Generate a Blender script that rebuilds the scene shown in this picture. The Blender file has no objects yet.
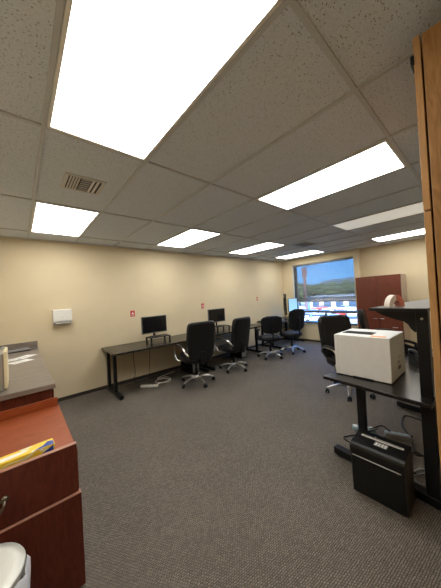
import bpy, bmesh, math, random
from mathutils import Vector, Matrix, noise
S = bpy.context.scene
COL = S.collection
PI = math.pi
random.seed(7)

# ------------------------------------------------------------ camera
cd = bpy.data.cameras.new('camera'); cam = bpy.data.objects.new('camera', cd); COL.objects.link(cam)
cd.sensor_fit = 'VERTICAL'; cd.sensor_height = 36; cd.sensor_width = 27
cd.lens = 234.45 * 36 / 588
cd.clip_start = .02; cd.clip_end = 1000
RR, UU, FF = (0.75577638, -0.65237617, -0.05663398), (0.03634299, -0.04456492, 0.99834521), (0.65382051, 0.75658397, 0.00997182)
cam.matrix_world = Matrix(((RR[0], UU[0], -FF[0], 0), (RR[1], UU[1], -FF[1], 0), (RR[2], UU[2], -FF[2], 1.51), (0, 0, 0, 1)))
S.camera = cam

# ------------------------------------------------------------ exposure, world, sun
S.view_settings.view_transform = 'Standard'; S.view_settings.look = 'None'
S.view_settings.gamma = 1; S.view_settings.use_curve_mapping = False
S.view_settings.exposure = 0.78
S.cycles.use_denoising = True
S.cycles.max_bounces = 10; S.cycles.diffuse_bounces = 6; S.cycles.transparent_max_bounces = 12
S.cycles.sample_clamp_indirect = 8
LAMP = 6.6
w = bpy.data.worlds.new('sky'); S.world = w; w.use_nodes = True
nt = w.node_tree; nt.nodes.clear()
out = nt.nodes.new('ShaderNodeOutputWorld'); bg = nt.nodes.new('ShaderNodeBackground')
tc = nt.nodes.new('ShaderNodeTexCoord'); sx = nt.nodes.new('ShaderNodeSeparateXYZ'); cr = nt.nodes.new('ShaderNodeValToRGB')
nt.links.new(tc.outputs['Generated'], sx.inputs[0]); nt.links.new(sx.outputs['Z'], cr.inputs[0])
cr.color_ramp.elements[0].position = 0.0; cr.color_ramp.elements[0].color = (.20, .52, 1, 1)
cr.color_ramp.elements[1].position = .25; cr.color_ramp.elements[1].color = (.05, .28, .95, 1)
nt.links.new(cr.outputs[0], bg.inputs[0]); bg.inputs[1].default_value = 5.5
nt.links.new(bg.outputs[0], out.inputs[0])
sd = bpy.data.lights.new('sun', 'SUN'); sd.energy = 12; sd.angle = .01; sd.color = (1, .95, .86)
sun = bpy.data.objects.new('sun', sd); COL.objects.link(sun)
sun.rotation_euler = Vector((.62, .25, -.8)).to_track_quat('-Z', 'Y').to_euler()

# ------------------------------------------------------------ materials
def ramp(n, stops):
    r = n.new('ShaderNodeValToRGB'); e = r.color_ramp.elements
    while len(e) < len(stops): e.new(.5)
    for q, (p, c) in zip(e, stops): q.position = p; q.color = (*c, 1)
    return r
def mat(name, col, rough=.5, metal=0, var=.06, scale=30, bump=0, bscale=200, coat=0, spec=.5):
    m = bpy.data.materials.new(name); m.use_nodes = True; n = m.node_tree.nodes; l = m.node_tree.links
    b = n['Principled BSDF']; b.inputs['Roughness'].default_value = rough; b.inputs['Metallic'].default_value = metal
    b.inputs['Coat Weight'].default_value = coat; b.inputs['Specular IOR Level'].default_value = spec
    t = n.new('ShaderNodeTexCoord'); z = n.new('ShaderNodeTexNoise'); z.inputs['Scale'].default_value = scale; z.inputs['Detail'].default_value = 4
    l.new(t.outputs['Object'], z.inputs['Vector'])
    r = ramp(n, [(.3, [c * (1 - var) for c in col]), (.7, [min(1, c * (1 + var)) for c in col])])
    l.new(z.outputs[0], r.inputs[0]); l.new(r.outputs[0], b.inputs['Base Color'])
    if bump:
        z2 = n.new('ShaderNodeTexNoise'); z2.inputs['Scale'].default_value = bscale; z2.inputs['Detail'].default_value = 3
        l.new(t.outputs['Object'], z2.inputs['Vector'])
        bp = n.new('ShaderNodeBump'); bp.inputs['Strength'].default_value = bump; bp.inputs['Distance'].default_value = .004
        l.new(z2.outputs[0], bp.inputs['Height']); l.new(bp.outputs[0], b.inputs['Normal'])
    return m
def wood(name, c1, c2, rough=.35, sc=(3, 3, .5), coat=.2, dist=3, wscale=4):
    m = bpy.data.materials.new(name); m.use_nodes = True; n = m.node_tree.nodes; l = m.node_tree.links
    b = n['Principled BSDF']; b.inputs['Roughness'].default_value = rough; b.inputs['Coat Weight'].default_value = coat; b.inputs['Coat Roughness'].default_value = .25
    t = n.new('ShaderNodeTexCoord'); mp = n.new('ShaderNodeMapping'); mp.inputs['Scale'].default_value = sc
    l.new(t.outputs['Object'], mp.inputs[0])
    z = n.new('ShaderNodeTexNoise'); z.inputs['Scale'].default_value = wscale; z.inputs['Detail'].default_value = 6; z.inputs['Distortion'].default_value = dist
    l.new(mp.outputs[0], z.inputs['Vector'])
    mp2 = n.new('ShaderNodeMapping'); mp2.inputs['Scale'].default_value = [a * 30 for a in sc]; l.new(t.outputs['Object'], mp2.inputs[0])
    z2 = n.new('ShaderNodeTexNoise'); z2.inputs['Scale'].default_value = 1; l.new(mp2.outputs[0], z2.inputs['Vector'])
    a = n.new('ShaderNodeMath'); a.operation = 'MULTIPLY_ADD'; a.inputs[1].default_value = .35; l.new(z2.outputs[0], a.inputs[0]); 
    s = n.new('ShaderNodeMath'); s.operation = 'SUBTRACT'; s.inputs[1].default_value = .17; l.new(z.outputs[0], s.inputs[0]); l.new(s.outputs[0], a.inputs[2])
    b.inputs['Specular IOR Level'].default_value = .3; r = ramp(n, [(.32, c1), (.68, c2)]); l.new(a.outputs[0], r.inputs[0]); l.new(r.outputs[0], b.inputs['Base Color'])
    return m
def emis(name, col, st):
    m = bpy.data.materials.new(name); m.use_nodes = True; n = m.node_tree.nodes; l = m.node_tree.links
    b = n['Principled BSDF']; b.inputs['Base Color'].default_value = (*col, 1)
    z = n.new('ShaderNodeTexNoise'); z.inputs['Scale'].default_value = 2
    r = ramp(n, [(0, [c * .97 for c in col]), (1, col)]); l.new(z.outputs[0], r.inputs[0]); l.new(r.outputs[0], b.inputs['Emission Color'])
    b.inputs['Emission Strength'].default_value = st
    return m
def ceiling_mat():
    m = bpy.data.materials.new('ceiling_tile'); m.use_nodes = True; n = m.node_tree.nodes; l = m.node_tree.links
    b = n['Principled BSDF']; b.inputs['Roughness'].default_value = .95
    t = n.new('ShaderNodeTexCoord'); mp = n.new('ShaderNodeMapping'); mp.inputs['Scale'].default_value = (1, 1.5, 1); l.new(t.outputs['Object'], mp.inputs[0])
    # worm pits
    dn = n.new('ShaderNodeTexNoise'); dn.inputs['Scale'].default_value = 40; l.new(mp.outputs[0], dn.inputs['Vector'])
    mx = n.new('ShaderNodeVectorMath'); mx.operation = 'MULTIPLY_ADD'; mx.inputs[1].default_value = (.022, .022, 0); l.new(dn.outputs['Color'], mx.inputs[0]); l.new(mp.outputs[0], mx.inputs[2])
    v = n.new('ShaderNodeTexVoronoi'); v.inputs['Scale'].default_value = 72; l.new(mx.outputs[0], v.inputs['Vector'])
    r = ramp(n, [(.12, (0, 0, 0)), (.30, (1, 1, 1))]); l.new(v.outputs['Distance'], r.inputs[0])
    # only some cells carry a pit
    sp = n.new('ShaderNodeSeparateColor'); l.new(v.outputs['Color'], sp.inputs[0])
    g = n.new('ShaderNodeMath'); g.operation = 'GREATER_THAN'; g.inputs[1].default_value = .62; l.new(sp.outputs[0], g.inputs[0])
    mxx = n.new('ShaderNodeMath'); mxx.operation = 'MAXIMUM'; l.new(r.outputs[0], mxx.inputs[0]); l.new(g.outputs[0], mxx.inputs[1])
    r2 = ramp(n, [(0, (.19, .19, .19)), (1, (.66, .71, .775))]); l.new(mxx.outputs[0], r2.inputs[0])
    nn = n.new('ShaderNodeTexNoise'); nn.inputs['Scale'].default_value = 130; l.new(t.outputs['Object'], nn.inputs['Vector'])
    r3 = ramp(n, [(.35, (.86, .86, .86)), (.6, (1, 1, 1))]); l.new(nn.outputs[0], r3.inputs[0])
    mm = n.new('ShaderNodeMixRGB'); mm.blend_type = 'MULTIPLY'; mm.inputs[0].default_value = 1; l.new(r2.outputs[0], mm.inputs[1]); l.new(r3.outputs[0], mm.inputs[2])
    l.new(mm.outputs[0], b.inputs['Base Color'])
    bp = n.new('ShaderNodeBump'); bp.inputs['Strength'].default_value = .5; bp.inputs['Distance'].default_value = .003; l.new(mxx.outputs[0], bp.inputs['Height']); l.new(bp.outputs[0], b.inputs['Normal'])
    return m
def carpet_mat():
    m = bpy.data.materials.new('carpet'); m.use_nodes = True; n = m.node_tree.nodes; l = m.node_tree.links
    b = n['Principled BSDF']; b.inputs['Roughness'].default_value = .75; b.inputs['Specular IOR Level'].default_value = .3
    t = n.new('ShaderNodeTexCoord')
    mp = n.new('ShaderNodeMapping'); mp.inputs['Rotation'].default_value = (0, 0, .12); l.new(t.outputs['Object'], mp.inputs[0])
    nz = n.new('ShaderNodeTexNoise'); nz.inputs['Scale'].default_value = 45; nz.inputs['Detail'].default_value = 2; l.new(mp.outputs[0], nz.inputs['Vector'])
    wv = n.new('ShaderNodeTexBrick'); wv.inputs['Scale'].default_value = 26; wv.inputs['Mortar Size'].default_value = .06; wv.inputs['Brick Width'].default_value = .46
    wv.inputs['Row Height'].default_value = .28; wv.inputs['Mortar Smooth'].default_value = .6
    wv.inputs['Color1'].default_value = (.185, .16, .13, 1); wv.inputs['Color2'].default_value = (.285, .25, .208, 1); wv.inputs['Mortar'].default_value = (.062, .053, .044, 1)
    ad = n.new('ShaderNodeVectorMath'); ad.operation = 'MULTIPLY_ADD'; ad.inputs[1].default_value = (.012, .012, 0); l.new(nz.outputs['Color'], ad.inputs[0]); l.new(mp.outputs[0], ad.inputs[2]); l.new(ad.outputs[0], wv.inputs['Vector'])
    n2 = n.new('ShaderNodeTexNoise'); n2.inputs['Scale'].default_value = 320; l.new(t.outputs['Object'], n2.inputs['Vector'])
    r3 = ramp(n, [(.3, (.62, .62, .62)), (.7, (1.15, 1.15, 1.15))]); l.new(n2.outputs[0], r3.inputs[0])
    n3 = n.new('ShaderNodeTexNoise'); n3.inputs['Scale'].default_value = 1.6; l.new(t.outputs['Object'], n3.inputs['Vector'])
    r4 = ramp(n, [(.3, (.93, .93, .93)), (.7, (1.05, 1.05, 1.05))]); l.new(n3.outputs[0], r4.inputs[0])
    mm = n.new('ShaderNodeMixRGB'); mm.blend_type = 'MULTIPLY'; mm.inputs[0].default_value = 1; l.new(wv.outputs['Color'], mm.inputs[1]); l.new(r3.outputs[0], mm.inputs[2])
    m2 = n.new('ShaderNodeMixRGB'); m2.blend_type = 'MULTIPLY'; m2.inputs[0].default_value = 1; l.new(mm.outputs[0], m2.inputs[1]); l.new(r4.outputs[0], m2.inputs[2])
    l.new(m2.outputs[0], b.inputs['Base Color'])
    bp = n.new('ShaderNodeBump'); bp.inputs['Strength'].default_value = .7; bp.inputs['Distance'].default_value = .004; bp.invert = True
    l.new(wv.outputs['Fac'], bp.inputs['Height']); l.new(bp.outputs[0], b.inputs['Normal'])
    return m
def shade_mat():
    m = bpy.data.materials.new('solar_shade'); m.use_nodes = True; n = m.node_tree.nodes; l = m.node_tree.links; n.clear()
    o = n.new('ShaderNodeOutputMaterial'); tr = n.new('ShaderNodeBsdfTransparent'); tr.inputs[0].default_value = (1, 1, 1, 1)
    df = n.new('ShaderNodeBsdfDiffuse'); mx = n.new('ShaderNodeMixShader')
    t = n.new('ShaderNodeTexCoord'); z = n.new('ShaderNodeTexNoise'); z.inputs['Scale'].default_value = 400; l.new(t.outputs['Object'], z.inputs['Vector'])
    r = ramp(n, [(.3, (.10, .10, .097)), (.7, (.13, .127, .12))]); l.new(z.outputs[0], r.inputs[0]); l.new(r.outputs[0], df.inputs[0])
    mx.inputs[0].default_value = .67; l.new(tr.outputs[0], mx.inputs[1]); l.new(df.outputs[0], mx.inputs[2]); l.new(mx.outputs[0], o.inputs[0])
    return m
def glass_mat():
    m = bpy.data.materials.new('window_glass'); m.use_nodes = True; n = m.node_tree.nodes; l = m.node_tree.links; n.clear()
    o = n.new('ShaderNodeOutputMaterial'); tr = n.new('ShaderNodeBsdfTransparent'); tr.inputs[0].default_value = (.93, .97, .96, 1)
    gl = n.new('ShaderNodeBsdfGlossy'); gl.inputs['Roughness'].default_value = .02; mx = n.new('ShaderNodeMixShader'); mx.inputs[0].default_value = .06
    l.new(tr.outputs[0], mx.inputs[1]); l.new(gl.outputs[0], mx.inputs[2]); l.new(mx.outputs[0], o.inputs[0])
    return m
def carton_mat():
    m = mat('yellow_carton', (.85, .62, .04), .45)
    n = m.node_tree.nodes; l = m.node_tree.links; b = n['Principled BSDF']
    t = n.new('ShaderNodeTexCoord'); mp = n.new('ShaderNodeMapping'); mp.inputs['Rotation'].default_value = (0, 0, .25); mp.inputs['Scale'].default_value = (6, 16, 16)
    l.new(t.outputs['Object'], mp.inputs[0])
    z = n.new('ShaderNodeTexNoise'); z.inputs['Scale'].default_value = 1.1; z.inputs['Detail'].default_value = 1.5; l.new(mp.outputs[0], z.inputs['Vector'])
    r = ramp(n, [(0, (.86, .60, .03)), (.56, (.90, .66, .05)), (.58, (.80, .78, .60)), (.61, (.80, .78, .60)), (.63, (.88, .6, .04))]); l.new(z.outputs[0], r.inputs[0]); l.new(r.outputs[0], b.inputs['Base Color'])
    return m
M = dict(lid=mat('lid_steel', (.62, .62, .58), .5, .8, var=.03),bezel=mat('bezel_grey', (.10, .10, .10), .3),
    wall=mat('wall_paint', (.66, .56, .375), .85, var=.02, scale=3, bump=.15, bscale=350),
    ceil=ceiling_mat(), carpet=carpet_mat(), tbar=mat('grid_paint_shaded', (.50, .52, .54), .5, var=.03),  # grid bars darker than the tiles, shadow lines put into their colour
    base=mat('vinyl_base', (.035, .028, .022), .45), metal_w=mat('white_metal', (.75, .74, .70), .4, var=.02),
    lamp=emis('lamp_diffuser', (1, .975, .92), LAMP), lamp_off=emis('diffuser_dim', (1, .97, .86), .22),
    dark=mat('vent_dark', (.05, .05, .052), .8), vent=mat('vent_grey', (.42, .42, .42), .5), ventw=mat('vent_frame', (.55, .54, .51), .5),
    black=mat('black_plastic', (.008, .008, .009), .38, spec=.25), desk=mat('black_laminate', (.012, .010, .009), .25, var=.15, scale=60, spec=.45),
    steel=mat('black_steel', (.008, .008, .009), .35, spec=.25), leather=mat('black_leather', (.009, .009, .010), .34, bump=.35, bscale=120, spec=.32),
    mesh=mat('black_mesh', (.010, .011, .014), .55, spec=.25, bump=.4, bscale=500), piping_lit=mat('piping_highlight', (.06, .06, .06), .35),
    chrome=mat('satin_aluminium', (.62, .61, .58), .28, 1, var=.03), screen=mat('screen_glass', (.008, .008, .009), .15),
    cherry=wood('cherry_veneer_lit', (.25, .055, .016), (.35, .082, .025), .42, (1, 6, 6), .05),  # cabinet top veneer, the strong light on it put into the colour
    cherry_shaded=wood('cherry_veneer_shaded', (.085, .017, .010), (.135, .029, .015), .42, (6, 6, 1), .03),  # darker copy of the same veneer, shade of the fronts painted in
    cherry_far=wood('cherry_doors', (.13, .032, .018), (.19, .050, .027), .34, (6, 6, 1), .3), cherry_lit_edge=mat('cherry_lit_edge', (.38, .17, .12), .35), oak=wood('oak_veneer', (.235, .11, .033), (.36, .185, .066), .4, (5, 5, .8), .15, 5, 3),  # edge strips painted paler as the lit upper edges of the fronts
    oak_door=wood('oak_door_edge', (.36, .19, .07), (.46, .25, .10), .4, (5, 5, .8), .1), 
    counter=wood('taupe_laminate', (.16, .135, .115), (.24, .205, .175), .4, (2, 14, 14), .1, 1, 3),
    brass=mat('antique_pewter', (.22, .19, .15), .35, 1), white=mat('white_plastic', (.72, .71, .67), .4, var=.02),
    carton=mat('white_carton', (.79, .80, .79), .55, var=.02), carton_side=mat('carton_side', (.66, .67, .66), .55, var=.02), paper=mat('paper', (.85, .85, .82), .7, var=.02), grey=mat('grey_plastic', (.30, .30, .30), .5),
    cream=mat('manila', (.72, .64, .42), .7, var=.03), orange=mat('orange_sticker', (.90, .35, .08), .5), red=mat('red_plate', (.55, .05, .05), .4),
    coral=mat('coral_plastic', (.62, .20, .13), .5), coral2=mat('coral_pale', (.70, .30, .22), .5), ivory=mat('ivory_plastic', (.66, .60, .52), .5),
    ycarton=carton_mat(), blue=mat('blue_print', (.02, .06, .35), .5), blue_lit=mat('plastic_blue_lit', (.30, .42, .48), .4),  # power strip plastic, bluish light on it put into the colour
    bin=mat('brushed_steel', (.60, .585, .54), .3, 1, var=.05), bag=mat('bin_liner', (.62, .64, .70), .35), shade=shade_mat(), glass=glass_mat(),
    frame=mat('window_frame', (.12, .12, .12), .4), navy=mat('navy_fabric', (.015, .02, .04), .7), teal=mat('teal_plastic', (.03, .10, .10), .3),
    shred=mat('shredder_plastic', (.009, .009, .009), .28, var=.1, spec=.35), shred_side=mat('shredder_side', (.05, .042, .035), .45), hutch=mat('grey_shelf_laminate', (.10, .097, .09), .38, spec=.3),
    asphalt=mat('asphalt', (.24, .24, .235), .9, scale=.3, var=.12), leaf=mat('leaves', (.17, .20, .09), .8, var=.5, scale=1.5), bark=mat('bark', (.12, .08, .05), .9),
    hill=mat('hill_scrub_hazed', (.24, .28, .26), .95, var=.25, scale=.05), tyre=mat('tyre', (.02, .02, .02), .8), carglass=mat('car_glass', (.05, .07, .09), .1),  # hill scrub with distance haze mixed into its colour
    lit=emis('monitor_pale_blue', (.35, .60, .72), .30), silverpl=mat('silver_plastic', (.42, .42, .41), .35, .6), tan=mat('tan_stucco', (.55, .45, .36), .9), brick=mat('sign_paint', (.45, .22, .18), .6))  # monitor screen is an even emissive pale blue
CARS = [mat('car_white', (.8, .8, .8), .3, coat=1), mat('car_silver', (.45, .47, .5), .3, .6, coat=1), mat('car_blue', (.08, .16, .35), .3, coat=1), mat('car_red', (.4, .04, .03), .3, coat=1)]

# ------------------------------------------------------------ mesh helpers
class B:
    """collects shapes, each with a material slot, into one mesh"""
    def __init__(s): s.bm = bmesh.new(); s.mats = []
    def mi(s, m):
        if m not in s.mats: s.mats.append(m)
        return s.mats.index(m)
    def box(s, a, b, m, bev=0, T=None, seg=2):
        c = [(a[i] + b[i]) / 2 for i in range(3)]; d = [abs(b[i] - a[i]) for i in range(3)]
        r = bmesh.ops.create_cube(s.bm, size=1, matrix=Matrix.Translation(c) @ Matrix.Diagonal((*d, 1)))
        vs = r['verts']; fs = set(f for v in vs for f in v.link_faces)
        for f in fs: f.material_index = s.mi(m)
        if bev:
            es = list(set(e for v in vs for e in v.link_edges))
            rb = bmesh.ops.bevel(s.bm, geom=es, offset=min(bev, min(d) * .49), segments=seg, profile=.5, affect='EDGES')
            vs = list(set(v for f in rb['faces'] for v in f.verts) | set(v for v in vs if v.is_valid))
            for f in rb['faces']: f.material_index = s.mi(m); f.smooth = True
        if T is not None: bmesh.ops.transform(s.bm, matrix=T, verts=vs)
        return s
    def grid(s, rings, m, closed=True, caps=True, smooth=True):
        """skin a list of rings (each a list of points)"""
        V = [[s.bm.verts.new(p) for p in r] for r in rings]; n = len(rings[0]); k = s.mi(m)
        for i in range(len(V) - 1):
            for j in range(n if closed else n - 1):
                f = s.bm.faces.new((V[i][j], V[i][(j + 1) % n], V[i + 1][(j + 1) % n], V[i + 1][j])); f.material_index = k; f.smooth = smooth
        if caps and closed:
            for r in (V[0][::-1], V[-1]):
                f = s.bm.faces.new(r); f.material_index = k
        return s
    def tube(s, pts, r, m, n=8, flat=None):
        pts = [Vector(p) for p in pts]; rings = []; up = None
        for i, p in enumerate(pts):
            t = (pts[min(i + 1, len(pts) - 1)] - pts[max(i - 1, 0)]).normalized()
            if up is None:
                up = Vector((0, 0, 1)) if abs(t.z) < .9 else Vector((0, 1, 0))
            a = t.cross(up).normalized(); bb = a.cross(t).normalized(); up = bb
            rr = r[i] if isinstance(r, (list, tuple)) else r
            fl = flat or 1
            rings.append([p + a * math.cos(2 * PI * k / n) * rr + bb * math.sin(2 * PI * k / n) * rr * fl for k in range(n)])
        return s.grid(rings, m)
    def lathe(s, prof, m, n=24, c=(0, 0, 0), T=None):
        rings = [[Vector((c[0] + r * math.cos(2 * PI * k / n), c[1] + r * math.sin(2 * PI * k / n), c[2] + z)) for k in range(n)] for r, z in prof]
        if T is not None: rings = [[T @ p for p in q] for q in rings]
        return s.grid(rings, m)
    def prism(s, poly, axis, a, b, m, T=None):
        """extrude 2d polygon along axis 0/1/2 from a to b"""
        def P(p, h):
            q = list(p); q.insert(axis, h); v = Vector(q); return T @ v if T is not None else v
        return s.grid([[P(p, a) for p in poly], [P(p, b) for p in poly]], m, smooth=False)
    def obj(s, name, parent=None, bevel=0):
        bmesh.ops.recalc_face_normals(s.bm, faces=s.bm.faces[:])
        me = bpy.data.meshes.new(name); s.bm.to_mesh(me); s.bm.free()
        for m in s.mats: me.materials.append(m)
        o = bpy.data.objects.new(name, me); COL.objects.link(o)
        if parent: o.parent = parent
        if bevel:
            bv = o.modifiers.new('bevel', 'BEVEL'); bv.width = bevel; bv.segments = 2; bv.limit_method = 'ANGLE'
        return o
def tag(o, label, cat, group=None):
    o['label'] = label; o['category'] = cat
    if group: o['group'] = group
    return o
def thing(name, label, cat, loc=(0, 0, 0), rz=0, group=None):
    o = bpy.data.objects.new(name, None); COL.objects.link(o); o.location = loc; o.rotation_euler = (0, 0, rz); o.empty_display_size = .1
    return tag(o, label, cat, group)
def struct(b, name, parent=None, **k):
    o = b.obj(name, parent, **k)
    if not parent: o['kind'] = 'structure'
    return o
def copy_tree(o, parent=None):
    c = o.copy(); COL.objects.link(c)
    if parent:
        c.parent = parent; c.matrix_parent_inverse = o.matrix_parent_inverse
    for ch in [q for q in bpy.data.objects if q.parent == o]: copy_tree(ch, c)
    return c
def catmull(pts, k=6):
    pts = [Vector(p) for p in pts]; o = []
    for i in range(len(pts) - 1):
        a, b, c, d = pts[max(i - 1, 0)], pts[i], pts[i + 1], pts[min(i + 2, len(pts) - 1)]
        for j in range(k):
            t = j / k; o.append(.5 * ((2 * b) + (c - a) * t + (2 * a - 5 * b + 4 * c - d) * t * t + (3 * b - a - 3 * c + d) * t ** 3))
    return o + [pts[-1]]

# ------------------------------------------------------------ room shell
H = 2.545; X0, X1, Y0, Y1 = -.44, 6.66, -.5, 4.53; XS = 6.82; YS = 2.20
struct(B().box((X0 - .2, Y0 - .2, -.15), (XS + .1, Y1 + .2, 0), M['carpet']), 'floor')
struct(B().box((X0 - .2, Y0 - .2, H), (XS + .3, Y1 + .2, H + .2), M['ceil']), 'ceiling')
struct(B().box((X0 - .2, Y1, 0), (XS + .3, Y1 + .2, H), M['wall']), 'wall_back')
struct(B().box((X0 - .2, Y0 - .2, 0), (X0, Y1, H), M['wall']), 'wall_left')
struct(B().box((X0, Y0 - .2, 0), (XS + .3, Y0, H), M['wall']), 'wall_front')
wy0, wy1, wz0, wz1 = 2.33, 4.13, .53, 2.36
b = B()
b.box((X1, wy1, 0), (X1 + .26, Y1, H), M['wall']).box((X1, YS, 0), (X1 + .26, wy0, H), M['wall'])
b.box((X1, wy0, 0), (X1 + .26, wy1, wz0), M['wall']).box((X1, wy0, wz1), (X1 + .26, wy1, H), M['wall'])
b.box((XS, Y0, 0), (XS + .1, YS, H), M['wall'])
struct(b, 'wall_right')
def base_strip(name, a, c):
    struct(B().box(a, c, M['base'], .003), name)
base_strip('baseboard_back', (.17, Y1 - .012, 0), (X1, Y1, .055))
base_strip('baseboard_right', (X1 - .012, YS, 0), (X1, Y1 - .012, .055))
base_strip('baseboard_right', (XS - .012, Y0, 0), (XS, YS - .001, .055))
# ceiling grid: 0.61 x 1.22 m tiles
gx0, gy0, GX, GY = .147, 1.636, .6096, 1.2192
b = B(); t = .011; zb = H - .010
for i in range(0, 11):
    x = gx0 + i * GX
    b.box((x - t, Y0, zb), (x + t, Y1, H + .001), M['tbar'])
for j in range(-1, 3):
    y = gy0 + j * GY
    b.box((X0, y - t, zb - .0004), (XS, y + t, H + .001), M['tbar'])
struct(b, 'trim_1')
b = B()
b.box((X0, Y1 - .022, zb), (X1, Y1, H + .001), M['tbar']).box((X1 - .022, YS, zb), (X1, Y1, H + .001), M['tbar']).box((XS - .022, Y0, zb), (XS, YS, H + .001), M['tbar'])
b.box((X0, Y0, zb), (XS, Y0 + .022, H + .001), M['tbar'])
struct(b, 'trim_2')

# window
win = bpy.data.objects.new('window_1', None); COL.objects.link(win); win['kind'] = 'structure'; win.location = (X1 + .1, (wy0 + wy1) / 2, wz0)
b = B(); fx0, fx1 = .02, .07; hy = (wy1 - wy0) / 2; hz = wz1 - wz0
for y in (-hy, hy - .045): b.box((fx0, y, 0), (fx1, y + .045, hz), M['frame'], .003)
b.box((fx0, -hy, 0), (fx1, hy, .045), M['frame'], .003).box((fx0, -hy, hz - .045), (fx1, hy, hz), M['frame'], .003)
b.box((fx0, -hy, .320), (fx1, hy, .385), M['frame'], .003)
b.box((fx0, -.055, .04), (fx1, -.0, .33), M['frame'], .003)
b.obj('window_frame', win)
B().box((.043, -hy + .04, .04), (.047, hy - .04, hz - .04), M['glass']).obj('pane', win)
B().box((-.11, -hy - .02, -.03), (.02, hy + .02, 0), M['wall'], .004).obj('window_sill', win)

# ------------------------------------------------------------ ceiling lights
def make_light(lab, lit=True):
    t = thing('ceiling_light', lab, 'ceiling light', (0, 0, H), 0, None)
    b = B(); w, l = GX / 2 - .013, GY / 2 - .013; f = .018
    for s in (-1, 1):
        b.box((s * w, -l, -.012), (s * (w - f), l, 0), M['metal_w'], .003)
        b.box((-w + f, s * l, -.012), (w - f, s * (l - f), 0), M['metal_w'], .003)
    b.obj('fixture_frame', t)
    B().box((-w + f, -l + f, -.009), (w - f, l - f, -.002), M['lamp'] if lit else M['lamp_off']).obj('diffuser', t)
    return t
spots = [(0, -1, 'nearest and largest lit ceiling light panel, directly overhead'),
         (0, 1, 'small lit ceiling light at far left, just beyond the air vent'),
         (3, -1, 'long lit ceiling light right of centre, second largest in the ceiling'),
         (3, 1, 'lit ceiling light in the far row, second from the left near desk wall'),
         (6, 1, 'lit ceiling light in the far row, third from the left near desk wall'),
         (9, 1, 'lit ceiling light in the far row nearest the window'),
         (9, -1, 'lit ceiling light above the tall cherry cabinet, beyond the unlit one')]
L0 = None
for i, j, lab in spots:
    if L0 is None: L0 = make_light(lab); q = L0
    else: q = copy_tree(L0); q['label'] = lab
    q['group'] = 'lit ceiling lights'; q.location = (gx0 + (i + .5) * GX, gy0 + (j + .5) * GY, H)
q = make_light('only dimly glowing ceiling light panel, beyond the bright one right of centre', False); q.location = (gx0 + 6.5 * GX, gy0 - .5 * GY, H)

# ceiling vents
v = thing('air_vent', 'square white ceiling supply vent with three louvre banks in near left tile', 'air vent', (.465, 2.27, H))
b = B(); f = .15
for s in (-1, 1):
    b.box((s * f, -f, -.008), (s * (f - .028), f, 0), M['ventw'], .002); b.box((-f + .028, s * f, -.008), (f - .028, s * (f - .028), 0), M['ventw'], .002)
b.obj('vent_frame', v)
B().box((-.122, -.122, -.003), (.122, .122, -.0005), M['dark']).obj('backing', v)
for k in range(4): B().box((-.112 + k * .020, -.118, -.008), (-.100 + k * .020, .118, -.003), M['ventw']).obj('louvre_slat', v)
for k in range(2): B().box((.050 + k * .034, -.118, -.008), (.068 + k * .034, .118, -.003), M['metal_w']).obj('louvre_slat', v)
for k in range(6): B().box((-.028, -.112 + k * .039, -.007), (.042, -.094 + k * .039, -.003), M['vent']).obj('louvre_slat', v)
v = thing('return_grille', 'dark grey return air grille in far ceiling near the window', 'air vent', (4.78, 2.62, H))
b = B(); b.box((-.22, -.14, -.006), (.22, .14, 0), M['dark']); b.obj('backing', v)
b = B()
for s in (-1, 1): b.box((s * .25, -.17, -.010), (s * .22, .17, 0), M['vent']).box((-.22, s * .17, -.010), (.22, s * .14, 0), M['vent'])
b.obj('vent_frame', v)
for k in range(7): B().box((-.22, -.125 + k * .038, -.010), (.22, -.117 + k * .038, -.005), M['vent']).obj('louvre_slat', v)

# roller shade
s = thing('roller_shade', 'grey translucent roller shade pulled over upper two thirds of the window', 'blind', (X1 + .034, (wy0 + wy1) / 2, wz1))
hy2 = hy - .001
B().tube([(0, -hy2, -.03), (0, hy2, -.03)], .028, M['grey'], 16).obj('roller', s)
B().box((-.001, -hy2 + .01, -1.155), (.001, hy2 - .01, -.03), M['shade']).obj('shade_fabric', s)
B().box((-.008, -hy2 + .008, -1.18), (.008, hy2 - .008, -1.15), M['grey'], .004).obj('hem_bar', s)

# ------------------------------------------------------------ oak cabinet (right, close)
ox, oy = 1.19, .137
t = thing('oak_cabinet', 'tall oak wardrobe cabinet at right edge, almost reaching the ceiling', 'cabinet', (ox, oy, 0))
B().box((0, -.62, 0), (.86, -.006, 2.46), M['oak'], .002).obj('body', t)
for x0, x1 in ((.002, .428), (.432, .858)):
    for z0, z1, hz_ in ((.09, 1.788, 1.0), (1.795, 2.465, 1.9)):
        d = B().box((x0, 0, z0), (x1, .022, z1), M['oak_door'], .002).obj('door', t)
        kx = x1 - .04 if x0 < .4 else x0 + .04
        B().tube([(kx, .022, hz_ - .05), (kx, .045, hz_ - .045), (kx, .045, hz_ + .045), (kx, .022, hz_ + .05)], .005, M['brass']).obj('door_handle', d)
B().box((-.002, .020, 2.36), (.05, .032, 2.40), M['black'], .003).obj('hinge', t)

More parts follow.
